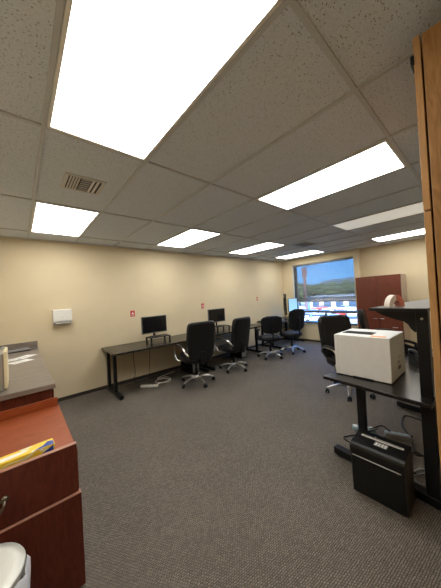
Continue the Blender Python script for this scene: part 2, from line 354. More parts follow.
# ------------------------------------------------------------ left counter with base cabinets
t = thing('base_cabinet', 'cherry base cabinets under the taupe counter along left wall', 'cabinet', (X0, 2.31, 0))
B().box((.002, 0, .0), (.610, 2.2, .858), M['cherry_shaded'], .002).obj('body', t)
for k in range(4):
    d = B().box((.612, .01 + k * .548, .10), (.630, .548 + k * .548, .66), M['cherry_shaded'], .002).obj('door', t)
    B().tube([(.630, .45 + k * .548, .50), (.652, .45 + k * .548, .51), (.652, .45 + k * .548, .59), (.630, .45 + k * .548, .60)], .005, M['brass']).obj('door_handle', d)
    d = B().box((.612, .01 + k * .548, .67), (.630, .548 + k * .548, .84), M['cherry_shaded'], .002).obj('drawer', t)
t = thing('countertop', 'taupe laminate countertop with raised splash against the back wall', 'countertop', (X0, 2.28, .862))
B().box((.001, 0, 0), (.64, 2.245, .038), M['counter'], .004).obj('worktop', t)
B().box((.001, 2.226, .038), (.64, 2.245, .135), M['counter'], .003).obj('backsplash', t)

# low cherry file cabinet nearest the camera
t = thing('file_cabinet', 'low cherry wood file cabinet with pewter pull at bottom left corner', 'cabinet', (X0, 1.50, 0))
B().box((.002, .022, 0), (.657, .76, .722), M['cherry_shaded'], .002).obj('body', t)
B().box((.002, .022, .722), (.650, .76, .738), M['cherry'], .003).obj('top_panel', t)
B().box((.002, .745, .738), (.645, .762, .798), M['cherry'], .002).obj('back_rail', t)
d = B().box((.006, -.004, .512), (.650, .020, .763), M['cherry_shaded'], .002).obj('drawer', t)
B().box((.006, -.006, .763), (.650, .020, .7665), M['cherry_lit_edge'], .001).obj('lit_edge', d)
hx = .31
pts = catmull([(hx - .05, -.006, .640), (hx - .048, -.028, .625), (hx - .03, -.034, .598), (hx, -.036, .588), (hx + .03, -.034, .598), (hx + .048, -.028, .625), (hx + .05, -.006, .640)], 4)
hd = B().tube(pts, .0055, M['brass'])
for s_ in (-1, 1): hd.lathe([(.001, -.014), (.012, -.012), (.016, -.004), (.016, 0)], M['brass'], 12, T=Matrix.Translation((hx + s_ * .05, -.004, .640)) @ Matrix.Rotation(-PI / 2, 4, 'X') @ Matrix.Scale(1, 4))
hd.obj('drawer_pull', d)
d = B().box((.002, -.014, .02), (.660, .020, .503), M['cherry_shaded'], .002).obj('drawer', t)
B().box((.002, -.016, .503), (.660, .020, .5075), M['cherry_lit_edge'], .001).obj('lit_edge', d)

# yellow carton on the file cabinet
t = thing('yellow_carton', 'yellow cardboard carton with blue and white print on the low cherry cabinet', 'box', (-.072, 1.57, .7385), .06)
B().box((-.19, -.036, 0), (.19, .036, .046), M['ycarton'], .002).obj('carton_body', t)
b = B()
b.prism([(-.18, .004), (.10, .004), (.14, .020), (.183, .042), (.183, .012), (.15, .002)][::1], 1, -.0375, -.0362, M['blue'])
b.prism([(.10, -.035), (.187, -.035), (.187, .006), (.165, .016), (.145, -.01)], 2, .0462, .0470, M['blue'])
b.obj('blue_print', t)
b = B(); b.prism([(-.11, -.012), (-.04, -.022), (.04, -.018), (.09, -.004), (.06, .010), (-.02, .012), (-.09, .008)], 2, .0462, .0467, M['paper'])
b.obj('white_print', t)

# trash can
t = thing('trash_can', 'round brushed steel trash can with domed lid and white liner, bottom left corner', 'trash can', (-.145, 1.14, 0))
B().lathe([(.11, 0), (.118, .01), (.128, .54), (.131, .565)], M['bin'], 40).obj('can_body', t)
# liner folded over the rim
rings = []
for r, z in ((.138, .47), (.142, .53), (.143, .575), (.134, .592)):
    rings.append([Vector(((r + .004 * math.sin(k * 1.7)) * math.cos(2 * PI * k / 48), (r + .004 * math.sin(k * 1.7)) * math.sin(2 * PI * k / 48), z + .012 * math.sin(k * .9 + z))) for k in range(48)])
B().grid(rings, M['bag'], caps=False).obj('bin_liner', t)
B().lathe([(.128, .600), (.133, .604), (.134, .618), (.131, .624), (.10, .626), (.05, .627), (.001, .6275)], M['lid'], 40).obj('lid', t)
B().box((-.03, -.165, 0), (.03, -.11, .02), M['black'], .004).obj('foot_pedal', t)

# items on the counter
t = thing('file_box', 'grey file box with cream folder side at left edge of the counter', 'box', (-.286, 2.40, .9005))
B().box((-.12, 0, 0), (.185, .30, .27), M['silverpl'], .006).obj('box_body', t)
B().box((.186, -.004, .012), (.206, .30, .285), M['cream'], .004).obj('folder', t)
for k, (x, y, r) in enumerate([(.00, 3.52, .5), (-.07, 3.72, .2), (.05, 3.80, .9)]):
    o = thing('paper_sheet', ['white printed slip of paper, nearest of three on the counter', 'white printed slip with blue mark, leftmost of three on the counter', 'white printed slip of paper, farthest right of three on the counter'][k], 'paper', (x, y, .9005 + k * .0012), r, 'paper slips on the counter')
    B().box((-.10, -.07, 0), (.10, .07, .0007), M['paper']).obj('sheet', o)
    b = B()
    for i in range(4): b.box((-.08, -.045 + i * .028, .0007), (.02 + .02 * (i % 2), -.038 + i * .028, .0010), M['grey'])
    if k == 1: b.box((.03, -.05, .0007), (.07, -.02, .0010), M['blue'])
    b.obj('print', o)
t = thing('stapler', 'long dark grey stapler lying near the counter splash', 'stapler', (-.02, 4.30, .90), .12)
B().box((-.13, -.02, 0), (.13, .02, .012), M['black'], .004).obj('stapler_base', t)
B().prism([(-.12, .014), (.12, .022), (.125, .034), (.09, .046), (-.12, .034)], 1, -.017, .017, M['grey']).obj('stapler_arm', t)
t = thing('tape_dispenser', 'small dark teal tape dispenser by the counter splash', 'tape dispenser', (-.17, 4.36, .90), .3)
B().prism([(-.06, 0), (.06, 0), (.065, .03), (.04, .035), (.03, .05), (-.02, .05), (-.05, .07), (-.065, .04)], 1, -.022, .022, M['teal']).obj('dispenser_body', t)
B().lathe([(.018, -.012), (.034, -.012), (.034, .012), (.018, .012)], M['silverpl'], 20, T=Matrix.Translation((0, 0, .062)) @ Matrix.Rotation(PI / 2, 4, 'X')).obj('tape_roll', t)

# ------------------------------------------------------------ wall device and red plates
t = thing('wall_dispenser', 'white box dispenser mounted on the cream back wall at left', 'dispenser', (.525, Y1, 1.21))
B().prism([(0, .035), (-.085, .035), (-.095, .06), (-.085, .225), (-.07, .235), (0, .235)], 0, -.125, .125, M['white']).obj('cover', t)
B().box((-.115, -.075, 0), (.115, -.001, .034), M['grey'], .006).obj('outlet_tray', t)
B().box((-.09, -.092, .012), (.09, -.070, .026), M['white'], .004).obj('outlet_lip', t)
B().lathe([(.006, 0), (.006, .003), (.001, .003)], M['grey'], 12, T=Matrix.Translation((0, -.089, .115)) @ Matrix.Rotation(PI / 2, 4, 'X')).obj('logo_dot', t)
for k, (x, z, wd, hh, lab) in enumerate([(1.655, 1.275, .085, .115, 'red wall sign with white symbol left of the first monitor'), (3.33, 1.305, .075, .12, 'red wall sign with white symbol between first chair and second monitor'), (5.33, 1.375, .06, .11, 'red wall plate on the back wall nearest the corner')]):
    t = thing('wall_sign', lab, 'sign', (x, Y1, z), 0, 'red signs on the back wall')
    B().box((-wd / 2, -.008, -hh / 2), (wd / 2, 0, hh / 2), M['red'], .003).obj('plate', t)
    b = B(); b.prism([(-.022, -.01), (.022, -.01), (.010, .012), (0, .028), (-.010, .012)], 1, -.0095, -.0078, M['paper'])
    b.box((-.022, -.0095, -.034), (.022, -.0078, -.026), M['paper']); b.obj('symbol', t)

# ------------------------------------------------------------ desks along the back wall
def make_desk(name, lab, L, D, z, group, uleg=.05, top=M['desk']):
    """local: x along length, y depth, front edge at y=0, back at y=D"""
    t = thing(name, lab, 'desk', group=group)
    B().box((0, 0, z - .028), (L, D, z), top, .003).obj('tabletop', t)
    for ux in (uleg, L - uleg - .06):
        f = B().box((ux, .02, .012), (ux + .06, D - .03, .065), M['steel'], .004).obj('foot', t)
        for yy in (.05, D - .08): B().lathe([(.014, 0), (.014, .013)], M['steel'], 10, c=(ux + .03, yy, 0)).obj('glide', f)
        for yy in (D * .40, D * .86): B().box((ux + .005, yy - .028, .063), (ux + .055, yy + .028, z - .028), M['steel'], .004).obj('leg', t)
    pass
    B().box((uleg + .06, D * .60, z - .075), (L - uleg - .06, D * .60 + .03, z - .029), M['steel']).obj('crossbar', t)
    return t
d1 = make_desk('office_desk', 'long black desk at left of back wall, carrying the first monitor', 1.83, .76, .727, 'black desks along the back wall'); d1.location = (1.07, 3.755, 0)
d2 = copy_tree(d1); d2['label'] = 'black desk adjoining the first, carrying the second monitor on its stand'; d2.location = (2.905, 3.755, 0)
d3 = make_desk('office_desk', 'black desk in the far corner beneath the window side', 1.36, .74, .727, 'black desks along the back wall'); d3.location = (5.24, 3.76, 0)

def make_monitor(lab, wd, hh, loc, rz, base=True, lift=.11, scr=M['screen'], tilt=0, bz_='bezel', group='monitors on the back desks'):
    t = thing('monitor', lab, 'monitor', loc, rz, group)
    T = Matrix.Translation((0, 0, lift + hh / 2)) @ Matrix.Rotation(tilt, 4, 'X')
    bz = B().box((-wd / 2, -.012, -hh / 2), (wd / 2, .016, hh / 2), M[bz_], .005, T=T); bz.box((-wd * .3, .012, -hh * .3), (wd * .3, .04, hh * .3), M['black'], .01, T=T); bz.obj('housing', t)
    B().box((-wd / 2 + .013, -.0135, -hh / 2 + .018), (wd / 2 - .013, -.0118, hh / 2 - .013), scr, T=T).obj('screen', t)
    B().box((-.022, .02, .006), (.022, .034, lift + hh * .35), M['black'], .004).obj('stand_neck', t)
    rings = [[Vector((.12 * math.cos(2 * PI * k / 28), .085 * math.sin(2 * PI * k / 28), z)) for k in range(28)] for z in (0, .008)]
    B().grid(rings + [[p * .9 + Vector((0, 0, .0035)) for p in rings[1]]], M['black']).obj('stand_base', t)
    return t
def make_riser(lab, loc, rz, wd=.38):
    t = thing('monitor_riser', lab, 'monitor stand', loc, rz, 'monitor risers on the back desks')
    B().box((-wd / 2, -.12, .085), (wd / 2, .12, .10), M['black'], .004).obj('shelf', t)
    for s_ in (-1, 1):
        for y in (-.115, .09): B().box((s_ * wd / 2, y, 0), (s_ * (wd / 2 - .03), y + .025, .086), M['black'], .004).obj('leg', t)
    return t
make_riser('black monitor riser under the first monitor, left on the long desk', (1.99, 4.18, .727), 0, .40)
make_monitor('black flat monitor on the left desk, nearest the white dispenser', .50, .32, (1.935, 4.2, .827), .0, lift=.065)
make_riser('black monitor riser under the second monitor, behind the first chair', (3.55, 4.17, .727), 0, .38)
make_monitor('black flat monitor between the two high-back leather chairs', .50, .31, (3.475, 4.2, .827), .0, lift=.09)
t = make_monitor('tall narrow monitor seen edge-on in the far corner', .36, .62, (6.0, 4.03, .727), math.atan2(.56, .83) + .14, lift=.13, bz_='black')
t = make_monitor('monitor with pale blue screen beside the window', .44, .40, (6.33, 3.99, .727), -.05, lift=.20, scr=M['lit'])

# keyboard and mouse clutter on the far desk
for x, y, rz, lab, grp in ((5.62, 3.98, .2, 'black keyboard on the far corner desk', 'g'),):
    t = thing('keyboard', lab, 'keyboard', (x, y, .727), rz)
    B().box((-.2, -.065, 0), (.2, .065, .016), M['black'], .004).obj('keyboard_case', t)
    b = B()
    for r in range(4):
        for c in range(13): b.box((-.19 + c * .029, -.055 + r * .027, .016), (-.166 + c * .029, -.033 + r * .027, .020), M['grey'])
    b.obj('keys', t)
def make_phone(lab, loc, rz, grp='desk phones'):
    t = thing('desk_phone', lab, 'telephone', loc, rz, grp)
    B().prism([(-.10, 0), (.10, 0), (.10, .09), (.06, .095), (-.10, .03)], 0, -.10, .10, M['black'], T=None).obj('phone_base', t)
    b = B(); b.tube(catmull([(-.075, -.10, .055), (-.075, -.06, .09), (-.075, .04, .125), (-.075, .10, .12)], 4), .016, M['black'], 10)
    b.lathe([(.024, -.02), (.03, 0), (.024, .02)], M['black'], 14, c=(-.075, -.085, .062)).lathe([(.024, -.02), (.03, 0), (.024, .02)], M['black'], 14, c=(-.075, .085, .113))
    b.obj('handset', t)
    B().box((-.02, .01, .085), (.085, .075, .100), M['silverpl'], .003, T=Matrix.Rotation(.35, 4, 'X')).obj('display', t)
    return t
make_phone('black desk phone on the far corner desk by the monitors', (5.42, 4.2, .727), 2.9)

# power strip, cable and cords under the first desk
t = thing('power_strip', 'white power strip on the carpet under the first desk', 'power strip', (1.68, 3.98, 0), -.75)
B().box((-.15, -.032, 0), (.15, .032, .038), M['white'], .008).obj('strip_body', t)
for k in range(5): B().box((-.12 + k * .042, -.014, .038), (-.095 + k * .042, .014, .0395), M['grey']).obj('socket', t)
B().box((.105, -.012, .038), (.13, .012, .043), M['orange'], .002).obj('switch', t)
cd_ = B().tube(catmull([(1.78, 3.92, .012), (1.88, 3.98, .012), (2.02, 3.92, .012), (2.10, 4.0, .012), (2.04, 4.14, .013), (1.9, 4.16, .012), (1.84, 4.04, .014), (1.96, 3.94, .022), (2.12, 4.02, .022), (2.10, 4.18, .02), (1.95, 4.22, .02), (2.05, 4.3, .012), (2.4, 4.36, .012)], 6), .008, M['white'], 8).obj('cord', t); cd_.matrix_parent_inverse = (Matrix.Translation(t.location) @ Matrix.Rotation(-.75, 4, 'Z')).inverted()
cd_['label'] = 'white coiled cord'
for k, pts in enumerate([[(1.60, 4.36, .698), (1.58, 4.40, .5), (1.60, 4.40, .2), (1.57, 4.38, .03), (1.70, 4.36, .009), (1.95, 4.40, .009), (2.3, 4.34, .009)],
                         [(1.92, 4.40, .698), (1.91, 4.42, .5), (1.89, 4.42, .25), (1.87, 4.40, .03), (1.95, 4.33, .009), (2.2, 4.28, .009)]]):
    tag(B().tube(catmull(pts, 5), .005, M['black'], 6).obj('hanging_cord'), ['thin black cord hanging below the desk, left one under first monitor', 'thin black cord hanging below the desk, right one under first monitor'][k], 'cable', 'black cords hanging under the first desk')
# things under desk two (dark computer towers)
for x, y, lab in ((2.62, 4.12, 'black computer tower under the desk behind the first chair'), (4.05, 4.16, 'black computer tower under the second desk by its right legs')):
    t = thing('computer_tower', lab, 'computer', (x, y, 0), .05, 'computer towers under the desks')
    B().box((-.09, -.2, .012), (.09, .2, .38), M['black'], .006).obj('case', t)
    B().box((-.075, -.206, .03), (.075, -.199, .36), M['grey'], .003).obj('front_bezel', t)
    for s_ in (-1, 1): B().box((s_ * .08, -.18, 0), (s_ * .06, .18, .013), M['black']).obj('foot', t)

# ------------------------------------------------------------ chairs (local: front is +y)
def superring(w, d, z, yo, n=28, e=.5, zf=None):
    r = []
    for k in range(n):
        a = 2 * PI * k / n; c, s_ = math.cos(a), math.sin(a)
        r.append(Vector((w / 2 * math.copysign(abs(c) ** e, c), yo + d / 2 * math.copysign(abs(s_) ** e, s_), z)))
    return r
def chair_base(t, col=M['chrome'], R=.30, hs=.47, a0=.3):
    B().lathe([(.035, .05), (.045, .06), (.048, .115), (.032, .13), (.030, .14)], col, 20).obj('base_hub', t)
    B().lathe([(.027, .13), (.027, .25), (.018, .255), (.018, hs - .09)], M['black'], 16).obj('gas_lift', t)
    B().box((-.10, -.13, hs - .105), (.10, .12, hs - .06), M['black'], .01).tube([(.09, .02, hs - .09), (.20, .03, hs - .095), (.24, .03, hs - .09)], .007, M['black']).obj('tilt_mechanism', t)
    for k in range(5):
        a = a0 + 2 * PI * k / 5; c, s_ = math.cos(a), math.sin(a)
        pts = catmull([(.03 * c, .03 * s_, .10), (.12 * c, .12 * s_, .118), (.22 * c, .22 * s_, .103), (R * c, R * s_, .075)], 4)
        B().tube(pts, [.027 - .011 * i / (len(pts) - 1) for i in range(len(pts))], col, 10, .72).obj('base_leg', t)
        T = Matrix.Translation((R * c, R * s_, 0)) @ Matrix.Rotation(a + 1.1 * k, 4, 'Z')
        b = B()
        for s2 in (-1, 1): b.lathe([(.012, -.011), (.027, -.010), (.029, 0), (.027, .010), (.012, .011)], M['black'], 18, T=T @ Matrix.Translation((-.012, s2 * .016, .029)) @ Matrix.Rotation(PI / 2, 4, 'X'))
        b.tube([T @ Vector((0, 0, .03)), T @ Vector((0, 0, .072))], .011, M['black']).box((-.03, -.012, .04), (.012, .012, .06), M['black'], .005, T=T)
        b.obj('caster', t)
def exec_chair(lab, ribs=False):
    t = thing('leather_office_chair', lab, 'office chair', group='leather high-back office chairs')
    chair_base(t, a0=.95)
    # seat cushion
    w = .50; rings = []
    for z, k in ((.405, .90), (.42, .98), (.45, 1.0), (.48, 1.0), (.505, .95), (.515, .82), (.518, .4)):
        rings.append(superring(w * k, .50 * k, z + (0), .02, e=.45))
    B().grid(rings, M['leather']).obj('seat', t)
    # backrest: sections up the height, leaning back
    prof = [(.46, .36, .05, -.215), (.48, .42, .085, -.22), (.55, .48, .105, -.222), (.65, .50, .105, -.234), (.76, .515, .10, -.252), (.86, .52, .095, -.268), (.94, .52, .10, -.282), (1.01, .51, .105, -.294), (1.06, .49, .10, -.302), (1.09, .45, .08, -.307), (1.103, .38, .045, -.31)]
    rings = []; n = 56
    pz = catmull([(p[0], p[1], p[2]) for p in prof], 3); py = catmull([(p[3], 0, 0) for p in prof], 3)
    for q, yy in zip(pz, py):
        r = superring(q[1], q[2], q[0], yy[0], n, .38)
        for p in r:
            if p.y > yy[0] + q[2] * .3:     # cushions on the front
                fz = .012 * abs(math.cos(p.x / .5 * PI * 4)) if ribs else 0
                fr = -.012 * math.exp(-((q[0] - .90) / .010) ** 2) - .012 * math.exp(-((q[0] - .70) / .010) ** 2)
                p.y += fz + fr
            p.y += .16 * (p.x ** 2) * 1.4   # wraps round the sitter
        rings.append(r)
    bk = B().grid(rings, M['leather']).obj('backrest', t)
    # piping round the back edge, its paler grey painting in the rim highlight
    pts = []
    for q, yy in zip(pz, py): pts.append((q[1] / 2 - .008, yy[0] - q[2] * .30 + .22 * (q[1] / 2) ** 2, q[0]))
    pts2 = [(-x, y, z) for x, y, z in pts[::-1]]
    B().tube(pts + pts2, .0045, M['piping_lit'], 6).obj('piping', bk)
    B().box((-.05, -.29, .40), (.05, -.262, .60), M['black'], .01).box((-.045, -.28, .385), (.045, -.05, .405), M['black'], .006).obj('back_bracket', t)
    for s_ in (-1, 1):
        x = s_ * .295
        pts = catmull([(s_ * .20, .11, .405), (x, .15, .43), (x * 1.03, .22, .52), (x * 1.03, .225, .60), (x, .16, .665), (x, .02, .68), (x * .98, -.12, .665), (x * .93, -.20, .60), (s_ * .23, -.235, .55)], 5)
        a = B().tube(pts, .017, M['chrome'], 10, .6).obj('armrest', t)
        rings = []
        for y, z, ww, hh in ((.19, .682, .02, .012), (.17, .692, .05, .026), (.05, .702, .058, .030), (-.06, .698, .055, .028), (-.11, .688, .04, .02), (-.12, .683, .015, .01)):
            rings.append([Vector((x + ww / 2 * math.cos(2 * PI * k / 14), y, z + hh / 2 * math.sin(2 * PI * k / 14))) for k in range(14)])
        B().grid(rings, M['black']).obj('arm_pad', a)
    return t
def task_chair(lab, hb=.98, wb=.47, hl=.36, mat_=M['mesh'], col=M['chrome'], group=None):
    t = thing('task_chair', lab, 'office chair', group=group)
    chair_base(t, col, .29, .48)
    rings = [superring(.48 * k, .47 * k, z, .03, e=.5) for z, k in ((.41, .88), (.425, .98), (.45, 1), (.475, 1), (.495, .93), (.502, .6))]
    B().grid(rings, mat_).obj('seat', t)
    rings = []; z0 = hb - hl
    for i in range(13):
        f = i / 12; z = z0 + hl * f; ww = wb * (1 - .55 * abs(2 * f - 1) ** 7) * (.94 + .06 * f); yo = -.235 - .05 * f - .02 * f * f
        r = superring(ww, .045 if 0 < i < 12 else .02, z, yo, 32, .34)
        for p in r: p.y += .6 * p.x ** 2
        rings.append(r)
    B().grid(rings, mat_).obj('backrest', t)
    B().tube(catmull([(0, -.06, .41), (0, -.22, .40), (0, -.30, .47), (0, -.305, z0 + .1), (0, -.30, z0 + hl * .6)], 5), .017, M['black'], 10).obj('back_spine', t)
    for s_ in (-1, 1):
        x = s_ * .27
        a = B().tube(catmull([(s_ * .18, .03, .415), (x, .04, .43), (x, .04, .55), (x, .03, .66)], 4), .015, M['black'], 8).obj('armrest', t)
        B().box((x - .035, -.09, .66), (x + .035, .15, .685), M['black'], .011).obj('arm_pad', a)
    return t
def face(dx, dy): return math.atan2(-dx, dy)   # rz that turns +y to (dx, dy)
c1 = exec_chair('black leather high-back chair at the first desk, leftmost chair'); c1.location = (2.36, 3.50, 0); c1.rotation_euler.z = face(.16, .98)
c2 = copy_tree(c1); c2['label'] = 'black leather high-back chair at the second desk, second from the left'; c2.location = (3.32, 3.54, 0); c2.scale = (.97,) * 3; c2.rotation_euler.z = face(-.06, 1)
c5 = exec_chair('black leather chair with ribbed backrest behind the white printer box', True); c5.location = (3.60, 1.42, 0); c5.rotation_euler.z = face(-.55, -.83)
c3 = task_chair('low-back black task chair with wide square backrest near the far corner', 1.0, .50, .40); c3.location = (4.50, 3.50, 0); c3.rotation_euler.z = face(.62, .78)
c4 = task_chair('black task chair with tall rounded back directly before the window', 1.10, .50, .52); c4.location = (5.22, 3.38, 0); c4.rotation_euler.z = face(.3, .95)
c6 = copy_tree(c1); c6['label'] = 'black leather chair half hidden between the printer box and cherry cabinet'; c6.location = (5.0, 1.36, 0); c6.rotation_euler.z = face(.2, -.97)

# ------------------------------------------------------------ tall cherry cabinet
t = thing('storage_cabinet', 'tall two-door cherry storage cabinet right of the window', 'cabinet', (6.30, 1.29, 0))
B().box((.02, 0, 0), (.50, .90, 1.78), M['cherry_far'], .003).obj('body', t)
B().box((.018, -.004, .02), (.502, -.0005, 1.775), M['tan'], .001).obj('side_panel', t)
for k, (y0, y1) in enumerate(((.003, .448), (.452, .897))):
    d = B().box((0, y0, .04), (.019, y1, 1.775), M['cherry_far'], .002).obj('door', t)
    ky = y1 - .06 if k == 0 else y0 + .06
    B().tube([(0, ky - .04, .79), (-.022, ky - .035, .79), (-.022, ky + .035, .79), (0, ky + .04, .79)], .006, M['chrome']).obj('door_handle', d)
B().tube([(0, .10, .60), (-.022, .105, .60), (-.022, .185, .60), (0, .19, .60)], .006, M['chrome']).obj('pull', t)

# ------------------------------------------------------------ right desk with hutch
dx, dy = 2.03, 1.02; drz = -.122
DL, DD, DZ = 1.7, .745, .752
dk = thing('standing_desk', 'black desk with raised shelf in right foreground, carrying the white box', 'desk', (dx, dy, 0), drz)
B().box((0, -DD, DZ - .028), (DL, 0, DZ), M['desk'], .004).obj('tabletop', dk)
for ux in (.115, DL - .18):
    f = B().box((ux, -.745, .014), (ux + .065, .01, .075), M['steel'], .005).obj('foot', dk)
    for yy in (-.70, -.04): B().lathe([(.016, 0), (.016, .016)], M['steel'], 10, c=(ux + .03, yy, 0)).obj('glide', f)
    B().box((ux + .005, -.275, .073), (ux + .055, -.220, DZ - .028), M['steel'], .004).obj('leg', dk)
    B().box((ux + .005, -.725, .073), (ux + .055, -.652, DZ - .028), M['steel'], .004).obj('leg', dk)
    B().box((ux - .01, -.70, DZ - .06), (ux + .06, -.03, DZ - .028), M['steel'], .004).obj('top_support', dk)
    B().box((ux + .008, -.722, DZ), (ux + .052, -.655, 1.335), M['steel'], .004).obj('shelf_post', dk)
    B().prism([(-.66, 1.334), (-.41, 1.334), (-.405, 1.322), (-.46, 1.295), (-.53, 1.268), (-.585, 1.255), (-.61, 1.235), (-.625, 1.205), (-.645, 1.185), (-.66, 1.185)], 0, ux + .012, ux + .046, M['steel']).obj('shelf_bracket', dk)
    B().lathe([(.008, 0), (.008, .006), (.001, .006)], M['chrome'], 10, T=Matrix.Translation((ux + .008, -.69, 1.28)) @ Matrix.Rotation(-PI / 2, 4, 'Y')).obj('bolt', dk)
B().box((.18, -.705, DZ - .10), (DL - .18, -.68, DZ - .029), M['steel']).obj('crossbar', dk)
B().box((.03, -.745, 1.336), (DL, -.40, 1.3565), M['steel'], .002).box((.032, -.743, 1.3566), (DL - .002, -.402, 1.358), M['hutch']).obj('raised_shelf', dk)
def onD(u, v): 
    c, s_ = math.cos(drz), math.sin(drz); return (dx + u * c + v * s_, dy + u * s_ - v * c)   # v measured toward the oak cabinet

# arch ornament on the shelf
p = onD(.22, .50)
t = thing('arch_ornament', 'small ivory and coral striped arch standing on the raised shelf', 'ornament', (p[0], p[1], 1.358), -.78)
def arch(a0, a1, R0, R1, y0, y1, m, n=14):
    b = B(); rings = []
    for k in range(n + 1):
        a = a0 + (a1 - a0) * k / n; c, s_ = math.cos(a), math.sin(a)
        rings.append([Vector((R1 * c, y0, R1 * s_ * 1.6)), Vector((R1 * c, y1, R1 * s_ * 1.6)), Vector((R0 * c, y1, R0 * s_ * 1.7)), Vector((R0 * c, y0, R0 * s_ * 1.7))])
    return b.grid(rings, m, smooth=False)
arch(PI * .52, PI, .026, .055, -.032, .032, M['ivory']).obj('ivory_half', t)
arch(0, PI * .52, .026, .055, -.032, .032, M['coral']).obj('coral_half', t)
for k in range(4): arch(PI * (.05 + k * .11), PI * (.075 + k * .11), .0255, .0556, -.0325, .0325, M['coral2'], 2).obj('stripe', t)

# white carton with dark label
t = thing('printer_box', 'large white printer box with black top label on the right desk', 'box', (2.366, .745, DZ + .0005), -.01); t.scale = (.84, .98, 1)
B().box((-.245, -.215, .006), (.245, .215, .355), M['carton'], .004).obj('carton_body', t)
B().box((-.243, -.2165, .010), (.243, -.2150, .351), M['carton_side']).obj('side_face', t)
B().box((-.11, -.06, .355), (.02, .185, .360), M['black'], .001).obj('top_label', t)
B().box((-.205, -.175, .355), (-.145, -.07, .3565), M['orange']).obj('orange_sticker', t)
B().box((-.25, -.09, 0), (-.246, .07, .012), M['black'], .002).box((-.24, -.20, 0), (.24, .20, .006), M['black']).obj('skid_strip', t)
b = B()
for x0, z0, x1, z1 in ((-.08, .12, .0, .125), (-.08, .10, -.055, .13), (-.045, .10, -.02, .13), (-.01, .10, .015, .13), (-.08, .15, .0, .156), (-.08, .165, -.03, .171), (-.06, .20, .02, .204)):
    b.box((x0 + .06, -.2172, z0 - .03), (x1 + .06, -.2160, z1 - .03), M['black'])
b.obj('printed_marks', t)
b = B()
b.box((-.2462, .186, .012), (-.2450, .190, .350), M['carton_side']); b.obj('flap_line', t)

p = onD(.92, .48); make_phone('black desk phone beneath the raised shelf on the right desk', (p[0], p[1], DZ), -.9)
p = onD(1.25, .60)
t = thing('document_tray', 'black mesh letter tray behind the desk post under the raised shelf', 'tray', (p[0], p[1], DZ), drz)
for k in range(3):
    tr = B().box((-.15, -.11, .02 + k * .10), (.15, .11, .025 + k * .10), M['black']).box((-.15, -.11, .02 + k * .10), (.15, -.105, .06 + k * .10), M['black']).box((-.15, .105, .02 + k * .10), (.15, .11, .06 + k * .10), M['black']).obj('tray_level', t)
b = B()
for sx_ in (-.145, .145):
    for sy_ in (-.105, .105): b.tube([(sx_, sy_, 0), (sx_, sy_, .28)], .005, M['black'])
b.obj('tray_frame', t)
# white handset seen over the box
t = make_phone('black desk phone at the far end of the right desk, behind the box', (0, 0, 0), 0)
p = onD(1.45, .14); t.location = (p[0], p[1], DZ); t.rotation_euler.z = .8

# ------------------------------------------------------------ shredder
t = thing('paper_shredder', 'black paper shredder with silver feed slot on carpet by the right desk foot', 'shredder', (1.852, .42, 0), .0)
SW, SD, SH = .335, .212, .362
b = B(); b.box((.006, 0.004, .0), (SD - .006, SW - .004, SH - .075), M['shred'], .008); b.obj('waste_bin', t)
hd = B()
hd.prism([(0, SH - .075), (0, SH - .03), (.008, SH - .012), (.025, SH - .002), (.06, SH + .004), (SD, SH + .012), (SD, SH - .075)], 1, 0, SW, M['shred'])
hd = hd.obj('cutter_head', t, bevel=.004)
B().box((.002, -.0015, .004), (SD - .002, .0025, SH - .004), M['shred_side'], .001).obj('side_panel', t)
B().box((-.010, .02, SH - .084), (0.001, SW - .02, SH - .080), M['silverpl'], .003).obj('bin_handle', t)
sl = B().box((.130, .03, SH + .0035), (.152, SW - .04, SH + .012), M['white'], .002).obj('feed_slot', hd)
B().box((.138, .045, SH + .0115), (.143, SW - .055, SH + .0125), M['black']).obj('slot_opening', sl)
st = B().box((.068, .115, SH + .004), (.122, .195, SH + .0075), M['grey'], .001).obj('warning_label', hd)
b = B()
for k in range(4):
    yy = .120 + k * .019; b.lathe([(.0075, 0), (.0075, .0008), (.001, .0008)], M['paper'], 10, c=(.098, yy + .005, SH + .0075)); b.box((.072, yy, SH + .0075), (.084, yy + .012, SH + .0083), M['paper'])
b.obj('pictograms', st)
B().lathe([(.006, 0), (.006, .003), (.001, .003)], M['silverpl'], 10, c=(.17, .21, SH + .008)).obj('button', hd)

# ------------------------------------------------------------ power strips and cables under the right desk
for k, (x, y, rz, lab) in enumerate([(2.73, .95, -1.15, 'bluish-lit power strip on carpet left of the desk leg'), (2.82, .68, -1.2, 'grey power strip with bluish-lit sockets on carpet right of the desk leg')]):
    t = thing('power_strip', lab, 'power strip', (x, y, 0), rz, 'power strips under the right desk')
    B().box((-.11, -.03, 0), (.10, .03, .038), M['grey'] if k else M['blue_lit'], .006).obj('strip_body', t)
    for q in range(4): B().box((-.10 + q * .05, -.018, .038), (-.066 + q * .05, .018, .044), M['blue_lit'] if k else M['paper'], .003).obj('socket', t)
t = thing('power_adapter', 'silver grey power adapter on carpet between shredder and desk leg', 'adapter', (2.52, .55, 0), .5)
B().box((-.05, -.03, 0), (.05, .03, .03), M['silverpl'], .008).obj('adapter_body', t)
B().tube([(.05, 0, .015), (.07, 0, .015)], .006, M['grey']).obj('strain_relief', t)
